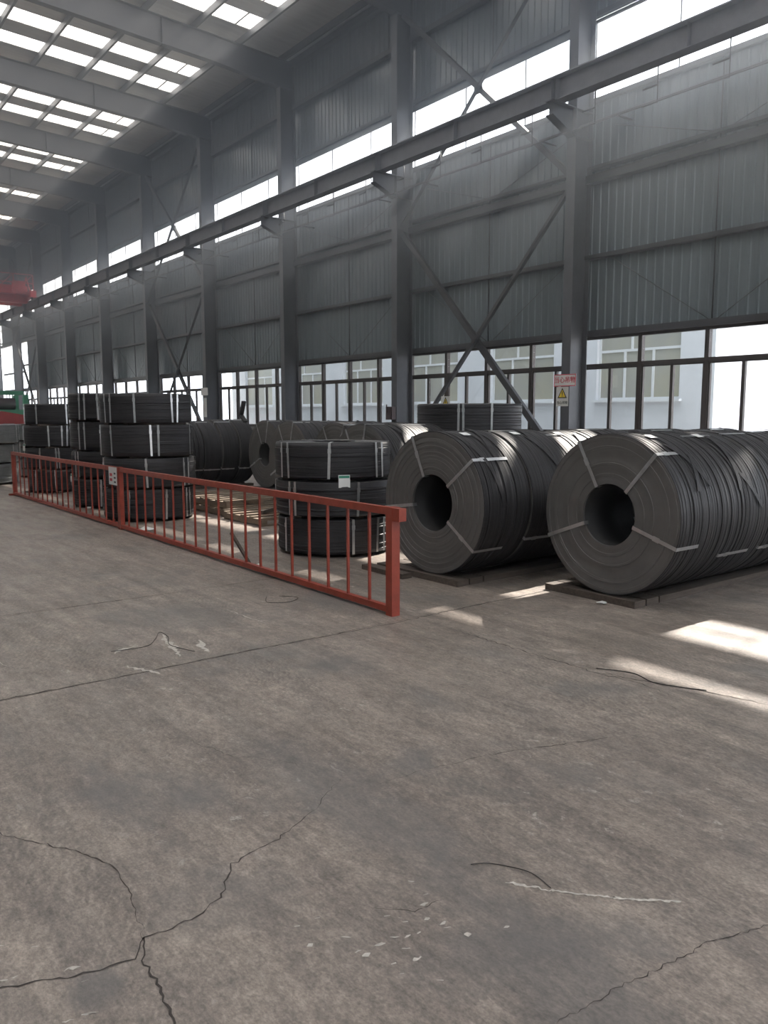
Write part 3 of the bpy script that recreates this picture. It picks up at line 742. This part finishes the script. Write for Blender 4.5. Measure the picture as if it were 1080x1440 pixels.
# ------------------------------------------------------------------ coils
def ribbon(mb, pts, nrm, side, w, th):
    """thin strap following pts; nrm outward normals; side = width dir"""
    n0 = len(mb.v); sd = Vector(side)*w/2
    for p, n in zip(pts, nrm):
        p = Vector(p); n = Vector(n)
        for q in (p-sd, p+sd, p+sd+n*th, p-sd+n*th): mb.v.append(tuple(q))
    k = len(pts)
    for i in range(k-1):
        a = n0+4*i; b = a+4
        for u, v in ((0, 1), (1, 2), (2, 3), (3, 0)): mb.f.append((a+u, a+v, b+v, b+u)); mb.sm.append(False)
    mb.f.append((n0+3, n0+2, n0+1, n0)); mb.sm.append(False)
    e = n0+4*(k-1); mb.f.append((e, e+1, e+2, e+3)); mb.sm.append(False)

def coil_x(label, R, r, w, x, y, z, rz=0.0, seed=1, straps=(62, 118, 205, 330), bright=True, group=None, tags=0, loose=1, face=True):
    """coil with its axis lying along +x from its near face; origin under the near face"""
    q = random.Random(seed)
    t = thing('steel_coil', label, 'steel coil', (x, y, z), rz, group)
    # body: outer windings only
    prof = []; a = 0.0; first = True
    while a < w-1e-4:
        b = min(a+q.uniform(0.014, 0.05), w)
        if w-b < 0.02: b = w
        rad = R-q.choice((0, 0, 0.001, 0.002, 0.004, 0.009))
        prof += [(a+0.001, rad-0.002), (a+0.003, rad), (b-0.003, rad-q.uniform(0, 0.002)), (b-0.001, rad-0.003)]
        a = b
    body = MB().lathe([(0.0, r+0.01)]+[(0.002, R-0.012)]+prof+[(w, R-0.012), (w, r+0.01)], 80, 'X', True)
    bo = smooth_angle(body.build('windings', M['coil'], t, (0, 0, R)), 0.7)
    # near face made of stepped rings
    if face:
        pf = []; rad = R-0.010; xo = 0.0
        while rad > r+0.03:
            st_ = q.uniform(0.012, 0.04); xo = -q.uniform(0.001, 0.007)
            pf += [(xo, rad), (xo, max(rad-st_+0.002, r+0.012))]; rad -= st_
        pf += [(-0.002, r+0.012), (-0.002, r), (0.02, r), (0.02, R-0.010)]
        fo = MB().lathe(pf, 80, 'X', True).build('wound_face', M['face'], t, (0, 0, R)); smooth_angle(fo, 0.5)
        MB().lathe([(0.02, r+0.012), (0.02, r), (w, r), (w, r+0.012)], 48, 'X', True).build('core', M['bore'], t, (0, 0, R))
    for k, ang in enumerate(straps):
        th = math.radians(ang); rad = Vector((0, math.cos(th), math.sin(th))); sd = Vector((0, -math.sin(th), math.cos(th)))
        X = Vector((1, 0, 0)); mb = MB()
        P = [rad*(r-0.004)+X*0.05, rad*(r-0.004)-X*0.010, rad*(R+0.003)-X*0.010, rad*(R+0.003)+X*min(w-0.002, q.uniform(0.22, 0.5))]
        if not face: P = P[2:]; P[0] = rad*(R+0.003)+X*0.0
        N_ = [-rad, -X, rad, rad] if face else [rad, rad]
        if face:
            ribbon(mb, P[0:2], [-rad, -rad], sd, 0.032, 0.0012); ribbon(mb, P[1:3], [-X, -X], sd, 0.032, 0.0012)
        ribbon(mb, P[-2:], [rad, rad], sd, 0.032, 0.0012)
        so = mb.build('strap', M['strap' if bright else 'darkstrap'], t, (0, 0, R))
        bk = MB(); c0 = (rad*(R+0.002)+X*0.12) if not face or k % 2 == 0 else (rad*(r+0.55*(R-r))-X*0.010)
        nn = rad if not face or k % 2 == 0 else -X
        al = X if nn is rad else rad
        ribbon(bk, [c0-al*0.03, c0+al*0.03], [nn, nn], sd, 0.042, 0.005); bk.build('buckle', M['strap'], so)
    for k in range(loose):
        th0 = math.radians(q.uniform(30, 80)); span = math.radians(q.uniform(25, 60)); x0 = q.uniform(0.1, w*0.6); dx = q.uniform(0.08, 0.22)
        mb = MB(); pts = []; nr = []
        for i in range(11):
            u = i/10; th = th0-span*u if k % 2 else th0+span*(u-0.5)
            rad = Vector((0, -math.cos(th), math.sin(th)))
            pts.append(rad*(R+0.004+0.012*u*u)+Vector((min(x0+dx*u, w-0.03), 0, 0))); nr.append(rad)
        ribbon(mb, pts, nr, (1, 0, 0), 0.05, 0.0025)
        mb.build('loose_strip', M['coil'], t, (0, 0, R))
    for k in range(tags):
        th = math.radians(108+14*k); rad = Vector((0, math.cos(th), math.sin(th))); sd = Vector((0, -math.sin(th), math.cos(th)))
        mb = MB(); c0 = rad*(R+0.008)+Vector((w*(0.35+0.3*k), 0, 0))
        ribbon(mb, [c0-Vector((0.05, 0, 0)), c0+Vector((0.05, 0, 0))], [rad, rad], sd, 0.075, 0.002)
        mb.build('tag', M['tag'], t, (0, 0, R))
    return t

def row(xs, y, z, R, r, rz, names, group, seed, gaps=0.022, strapsets=None, tags=(), bright=True, loose=1):
    x0 = xs[0]
    for k in range(len(xs)-1):
        d = xs[k]-x0
        ca, sa = 1.0, 0.02 if rz else 0.0
        kw = 0.0
        coil_x(names[k], R-(0 if k == 0 else R_.uniform(0.0, 0.02)), r, xs[k+1]-xs[k]-gaps-(0.03 if rz and k == 0 else 0), x0+d*ca, y+d*sa, z, rz if k == 0 else 0.0, seed+k,
               (strapsets or {}).get(k, (63, 105+R_.uniform(-8, 8), 210, 335)), bright, group, 1 if k in tags else 0, loose)

ZP = 0.06
# front right row
row([5.62, 6.35, 7.02, 7.7, 8.4, 9.1], 4.16, ZP, 0.69, 0.265, 0.0,
    ['dark steel coil with open eye at far right front, nearest the camera', 'dark steel coil second in the rightmost row', 'dark steel coil third in the rightmost row', 'dark steel coil fourth in the rightmost row', 'dark steel coil at the back of the rightmost row'],
    'coils in the rightmost row', 11, strapsets={0: (130, 62, -21, 198)}, tags=(0, 1), loose=2)
row([5.05, 5.74, 6.42, 7.1, 7.8, 8.5, 9.2, 9.9, 10.6], 5.78, ZP, 0.69, 0.275, math.radians(2.5),
    ['dark steel coil with open eye directly behind the gate post', 'dark steel coil second behind the gate post coil', 'sunlit steel coil third behind the gate post coil', 'dark steel coil fourth behind the gate post coil', 'dark steel coil fifth behind the gate post coil', 'dark steel coil sixth behind the gate post coil', 'dark steel coil seventh behind the gate post coil', 'dark steel coil at the back of the gate post row'],
    'coils in the row behind the gate post', 31, strapsets={0: (141, 66, -8, 216)}, tags=(0, 1, 2), loose=2)
row([6.12, 6.7, 7.28], 8.42, ZP, 0.71, 0.27, 0.0, ['steel coil with bright sunlit top behind the three high stack', 'second steel coil with sunlit top beside the raised flat coil'], 'coils behind the three high stack', 51, loose=2)
row([7.0, 7.7, 8.4, 9.1], 10.3, ZP, 0.71, 0.27, 0.0, ['dark coil face rising behind the left of the three high stack', 'second coil in the row left of the sunlit coil', 'third coil in the row left of the sunlit coil'], 'coils in the row left of the sunlit coil', 61)
row([7.5, 8.15, 8.8, 9.45], 12.55, ZP, 0.71, 0.27, 0.0, ['dark coil with pale strap right of the round eyed middle coil', 'second coil in the row right of the round eyed middle coil', 'third coil in the row right of the round eyed middle coil'], 'coils in the row right of the middle coil', 71)
row([8.3, 8.95, 9.6, 10.25], 14.85, ZP, 0.71, 0.25, 0.0, ['dark round eyed coil standing beyond the pallets', 'second coil in the row of the round eyed middle coil', 'third coil in the row of the round eyed middle coil'], 'coils in the row beyond the pallets', 81)
row([6.2, 6.62, 7.04, 7.46, 7.88, 8.3, 8.72], 16.6, ZP, 0.72, 0.25, 0.0, ['banded coil beside the tall left stack, %s from the left' % ORD[k] for k in range(6)], 'banded coils beside the tall left stack', 91, gaps=0.04, loose=0)

def flat_coil(label, R, r, h, x, y, z, seed, group, pairs=7, rz=0.0, m='coilz', tagang=None, brightn=99):
    q = random.Random(seed)
    t = thing('flat_coil', label, 'steel coil', (x, y, z), rz, group)
    prof = [(0.0, r), (0.0, R-0.025)]; a = 0.0
    while a < h-1e-4:
        b = min(a+q.uniform(0.025, 0.06), h)
        if h-b < 0.015: b = h
        rad = R-q.uniform(0, 0.010); e0 = 0.012 if a == 0 else 0.0; e1 = 0.012 if b == h else 0.0
        prof += [(a+0.002, rad-0.004-e0), (a+0.005, rad-e0), (b-0.005, rad-e1), (b-0.002, rad-0.004-e1)]; a = b
    prof += [(h, R-0.025)]; rad = R-0.03
    while rad > r+0.04:
        s_2 = q.uniform(0.03, 0.07); hh = h-q.uniform(0, 0.006); prof += [(hh, rad), (hh, max(rad-s_2+0.003, r+0.003))]; rad -= s_2
    prof += [(h, r)]
    smooth_angle(MB().lathe(prof, 72, 'Z', True).build('windings', M[m], t), 0.7)
    for k in range(pairs):
        base = 360*k/pairs+q.uniform(-14, 14)
        for j, off in enumerate((0, q.uniform(5, 11)) if k % 2 else (0,)):
            th = math.radians(base+off); rad = Vector((math.cos(th), math.sin(th), 0)); sd = Vector((-math.sin(th), math.cos(th), 0)); Z = Vector((0, 0, 1))
            lean = sd*q.uniform(-0.02, 0.02)
            mb = MB()
            ribbon(mb, [rad*(R+0.001)+Z*0.004, rad*(R+0.001)+lean+Z*(h+0.002)], [rad, rad], sd, 0.030, 0.0012)
            ribbon(mb, [rad*(R+0.001)+lean+Z*(h+0.002), rad*(r)+lean+Z*(h+0.002)], [Z, Z], sd, 0.030, 0.0012)
            so = mb.build('strap', M['strap'], t)
            bk = MB(); c0 = rad*(R+0.002)+lean*0.8+Z*(h*0.78); ribbon(bk, [c0-Z*0.025, c0+Z*0.025], [rad, rad], sd, 0.038, 0.004); bk.build('buckle', M['strap'], so)
    if tagang is not None:
        th = math.radians(tagang)-rz; rad = Vector((math.cos(th), math.sin(th), 0)); sd = Vector((-math.sin(th), math.cos(th), 0)); Z = Vector((0, 0, 1))
        mb = MB(); c0 = rad*(R+0.022)+Z*0.02
        ribbon(mb, [c0+Z*0.03, c0-Z*0.03+rad*0.01, c0-Z*0.11+rad*0.012], [rad, rad, rad], sd, 0.13, 0.003); to = mb.build('tag', M['tag'], t)
        mb = MB(); ribbon(mb, [c0+Z*0.022+rad*0.0035, c0-Z*0.005+rad*0.008], [rad, rad], sd, 0.12, 0.001); mb.build('print_band', M['green'], to)
    return t
spm = MB().box(-0.5, 0.5, -0.04, 0.04, 0, 0.0345).mesh('bearer', M['wood'])
LEVEL = {3: ['bottom', 'middle', 'top'], 4: ['bottom', 'second lowest', 'second highest', 'top']}
def stack(x, y, R, hs, where, seed, tags={}, jit=0.02, r=0.27, m='coilz'):
    q = random.Random(seed); z = 0.0
    lv = LEVEL[len(hs)]
    for k, h in enumerate(hs):
        z += 0.035
        fc = flat_coil('%s flat lying coil, %s of %s' % ('grey' if m == 'greywire' else 'dark', lv[k], where), R*q.uniform(0.985, 1.01), r, h, x+q.uniform(-jit, jit), y+q.uniform(-jit, jit), z, seed*10+k, 'flat lying coils of '+where, 7, q.uniform(0, 1), m, tags.get(k))
        for a in (-0.35, 0.0, 0.35): inst('bearer', spm, fc, (0, a, -0.035))
        z += h
stack(5.33, 7.86, 0.69, (0.395, 0.385, 0.40), 'the three high stack behind the gate', 3, {2: 246})
stack(8.06, 8.42, 0.76, (0.40, 0.40, 0.395, 0.41), 'the stack standing against the windows', 4)
stack(4.71, 12.12, 0.69, (0.45, 0.43, 0.46, 0.43), 'the tall stack behind the notice', 5, {})
stack(4.86, 14.25, 0.68, (0.46, 0.44, 0.47, 0.45), 'the tall stack in the rear left', 6, {1: 178})
stack(4.80, 17.6, 0.56, (0.43, 0.42, 0.42, 0.41), 'the stack at the far end of the gate', 8, {2: 184})
stack(4.05, 20.6, 0.75, (0.43, 0.42, 0.42), 'the grey stack at the left edge', 9, {}, 0.05, 0.3, 'greywire')
stack(5.75, 22.4, 0.75, (0.43, 0.42, 0.40), 'the grey stack beyond the gate end', 10, {}, 0.05, 0.3, 'greywire')

# skids ------------------------------------------------------------------------------
def skid(label, x, ya, yb, L_, n=3, m='wood', rz=0):
    t = thing('timber_skid', label, 'timber skid', (x, ya, 0), rz, 'timber skids under coils')
    W_ = yb-ya
    for u0, u1 in ((0, 0.15), (0.17, 0.34)):
        MB().box(u0, u1, 0, W_, 0.0, 0.058).build('plank', M[m], t)
    for y0_ in (0.0, W_/2-0.08, W_-0.16):
        MB().box(0.36, L_, y0_, y0_+0.16, 0.0, 0.058).build('plank', M[m], t)
    return t
skid('dark timber skid under the rightmost coil row', 5.58, 3.84, 4.80, 3.3, 6)
skid('dark timber skid under the coil row behind the gate post', 5.0, 5.36, 6.56, 5.4, 9, rz=math.radians(1.2))
skid('timber skid under the sunlit coil row', 6.15, 7.95, 8.9, 1.1, 3)
skid('timber skid under the row left of the sunlit coil', 7.03, 9.85, 10.8, 2.0, 4)
skid('timber skid under the row right of the middle coil', 7.53, 12.1, 13.0, 1.9, 4)
skid('timber skid under the round eyed middle coil', 8.28, 14.35, 15.35, 1.95, 4)
skid('timber skid under the banded coil row', 6.2, 16.1, 17.1, 2.5, 5)
# low front planks that stick out of the nearest coils
def plank(label, pts, w, h):
    a, b = pts; mb = MB().bar((0, 0, h/2), (b[0]-a[0], b[1]-a[1], h/2), w, h)
    return tag(mb.build('timber_plank', M['wood'], None, (a[0], a[1], 0)), label, 'timber')
plank('flat dark plank poking out before the gate post coil', ((4.88, 6.62), (4.88, 5.95)), 0.12, 0.05)

# pallets ------------------------------------------------------------------------------
def pallet(label, x, y, z, rz, LX=1.35, LY=1.15, n=6):
    n = 5
    t = thing('wooden_pallet', label, 'pallet', (x, y, z), rz, 'empty wooden pallets')
    for k in range(3):
        yy = k*(LY-0.09)/2
        pass
    for k in range(3):
        u = k*(LX-0.09)/2
        MB().box(u, u+0.09, 0, LY, 0.02, 0.10).build('bearer', M['woodpale'], t)
    for k in range(n):
        yy = k*(LY-0.08)/(n-1)
        MB().box(-0.01, LX+0.01, yy, yy+0.08, 0.10, 0.122).build('slat', M['woodpale'], t)
    for k in range(3):
        yy = k*(LY-0.09)/2
        MB().box(0, LX, yy, yy+0.09, 0.0, 0.02).build('bottom_board', M['woodpale'], t)
    return t
pallet('pale wooden pallet lying nearest behind the gate bars', 5.55, 10.05, 0, 0.02, 1.35, 1.15)
pallet('wooden pallet lying farther back beside the tall stack', 5.62, 11.35, 0, -0.03, 1.35, 1.2)
pallet('wooden pallet stacked on the farther pallet', 5.68, 11.42, 0.124, 0.06, 1.3, 1.1)
pallet('wooden pallet lying before the round eyed coil', 6.0, 13.2, 0, 0.0, 1.3, 1.1)
tag(MB().bar((0, 0, 0), (0.75, 0.5, 0.0), 0.06, 0.05).build('timber_board', M['wood'], None, (5.8, 10.5, 0.148)), 'loose grey board lying across the nearest pallet', 'timber')

# small things ---------------------------------------------------------------------------
def wire(label, pts, r=0.004, name='steel_wire', grp=None):
    return tag(MB().tube([Vector(p) for p in pts], r, 6).build(name, M['wire']), label, 'wire', grp)
def arc(pts, z=0.005, n=6):
    out = []
    P = [Vector((a, b, z)) for a, b in pts]
    for i in range(len(P)-1):
        p0, p1, p2, p3 = P[max(i-1, 0)], P[i], P[i+1], P[min(i+2, len(P)-1)]
        for k in range(n):
            t = k/n
            out.append(0.5*((2*p1)+(-p0+p2)*t+(2*p0-5*p1+4*p2-p3)*t*t+(-p0+3*p1-3*p2+p3)*t**3))
    out.append(P[-1]); return out
wire('curved black wire beside the pale smear in the foreground', arc([(1.88, 1.93), (1.93, 1.90), (1.975, 1.84), (2.01, 1.76), (1.995, 1.66)]), 0.0017)
wire('thin black wire zigzag left of the floor joint', arc([(1.75, 5.3), (1.98, 5.27), (2.1, 5.4), (2.2, 5.56), (2.2, 5.4), (2.13, 5.2), (2.2, 4.95)]), 0.002)
wire('thin wire loop on the floor before the gate', arc([(3.4, 6.1), (3.3, 5.9), (3.45, 5.8), (3.6, 5.9), (3.5, 6.05)]), 0.002)
wire('black bent wire on the floor between patches of sun', arc([(4.05, 3.05), (4.15, 2.85), (4.1, 2.65), (4.22, 2.4)]), 0.003)
tag(MB().bar((0, 0, 0), (-0.03, 0.36, 0.30), 0.028, 0.028).build('timber_stick', M['wood'], None, (3.99, 7.5, 0.015)), 'brown stick leaning inside the gate bars', 'stick')
rr = random.Random(3)
def crumple(label, x, y, s, m, name='scrap'):
    mb = MB(); n = 9; pts = []
    ring = [(math.cos(2*PI*i/n)*s*rr.uniform(0.6, 1.1), math.sin(2*PI*i/n)*s*rr.uniform(0.5, 1.0), rr.uniform(0.001, 0.02)) for i in range(n)]
    mb.v = [(0, 0, s*0.5)]+ring+[(0, 0, 0)]
    for i in range(n):
        j = (i+1) % n; mb.f += [(0, 1+i, 1+j), (n+1, 1+j, 1+i)]; mb.sm += [False, False]
    return tag(mb.build(name, M[m], None, (x, y, 0)), label, 'scrap')
crumple('crumpled pale scrap at the front of the rightmost skid', 5.52, 4.12, 0.055, 'tag', 'paper_scrap')
crumple('white scrap at the foot of the middle gate post', 4.10, 10.75, 0.13, 'tag', 'paper_scrap')
crumple('small pale scrap by the leaning stick', 4.06, 7.45, 0.05, 'tag', 'paper_scrap')
crumple('pale scrap on the floor left of the tall stack', 4.35, 13.9, 0.09, 'tag', 'paper_scrap')
bs = MB().bar((0, 0, -0.03), (0.0, 0.22, 0.13), 0.09, 0.05).bar((0, 0.20, 0.11), (0.0, 0.05, 0.42), 0.09, 0.05)
tag(bs.build('bent_strip', M['wire'], None, (8.5, 16.05, 1.47)), 'black bent strip end sticking up above the round eyed coil', 'strip')

# far machinery at the left edge
gm = thing('green_machine', 'green painted machine frame far away at the left edge', 'machine', (9.3, 44.0, 0))
for x in (-1.2, 1.2):
    for y in (-1, 1): MB().box(x-0.12, x+0.12, y-0.12, y+0.12, 0, 2.6).build('post', M['greenm'], gm)
MB().box(-1.4, 1.4, -1.2, 1.2, 1.35, 1.85).build('bed', M['greenm'], gm)
MB().box(-1.3, 1.3, -0.3, 0.3, 2.6, 2.8).build('crossbeam', M['greenm'], gm)
MB().lathe([(-0.9, 0.02), (-0.9, 0.3), (0.9, 0.3), (0.9, 0.02)], 20, 'X').build('roller', M['darkbox'], gm, (0, 0, 2.15))
rm = thing('red_machine', 'red machine housing far away beyond the grey stacks', 'machine', (8.2, 36.5, 0))
MB().box(-1.3, 1.0, -0.8, 0.8, 0, 1.15).build('base', M['machred'], rm)
MB().prism([(-1.3, 1.15), (1.0, 1.15), (0.7, 1.55), (-0.4, 1.75), (-1.1, 1.55)], 1.4, (0, -0.7, 0), ((1, 0, 0), (0, 0, 1)), (0, 1, 0)).build('hood', M['machred'], rm)
MB().lathe([(-0.2, 0.02), (-0.2, 0.35), (0.2, 0.35), (0.2, 0.02)], 20, 'X').build('wheel', M['darkbox'], rm, (-0.2, -0.9, 0.9))

# ------------------------------------------------------------------ haze volume added to imitate glare from the high windows
hz = MB().box(XL+0.02, XW-0.12, YB+0.02, YF-0.02, 0.02, 12.9).build('haze', None)
hm = bpy.data.materials.new('glare_haze'); hm.use_nodes = True
nt = hm.node_tree; nt.nodes.remove(nt.nodes['Principled BSDF'])
vs = nt.nodes.new('ShaderNodeVolumeScatter'); vs.inputs['Color'].default_value = (0.82, 0.90, 1.0, 1); vs.inputs['Anisotropy'].default_value = 0.6
geo = nt.nodes.new('ShaderNodeNewGeometry'); sx = nt.nodes.new('ShaderNodeSeparateXYZ'); mr = nt.nodes.new('ShaderNodeMapRange')
mr.interpolation_type = 'SMOOTHSTEP'
for k, v in (('From Min', 1.5), ('From Max', 9.5), ('To Min', 0.0018), ('To Max', 0.036)): mr.inputs[k].default_value = v
nt.links.new(geo.outputs['Position'], sx.inputs[0]); nt.links.new(sx.outputs['Z'], mr.inputs['Value']); nt.links.new(mr.outputs[0], vs.inputs['Density'])
nt.links.new(vs.outputs[0], nt.nodes['Material Output'].inputs['Volume'])
hz.data.materials.clear(); hz.data.materials.append(hm)
hz['kind'] = 'stuff'; hz['category'] = 'haze'; hz['label'] = 'faint bluish haze added for window glare, thickening under the roof'
S.cycles.volume_bounces = 0
S.cycles.volume_step_rate = 0.3
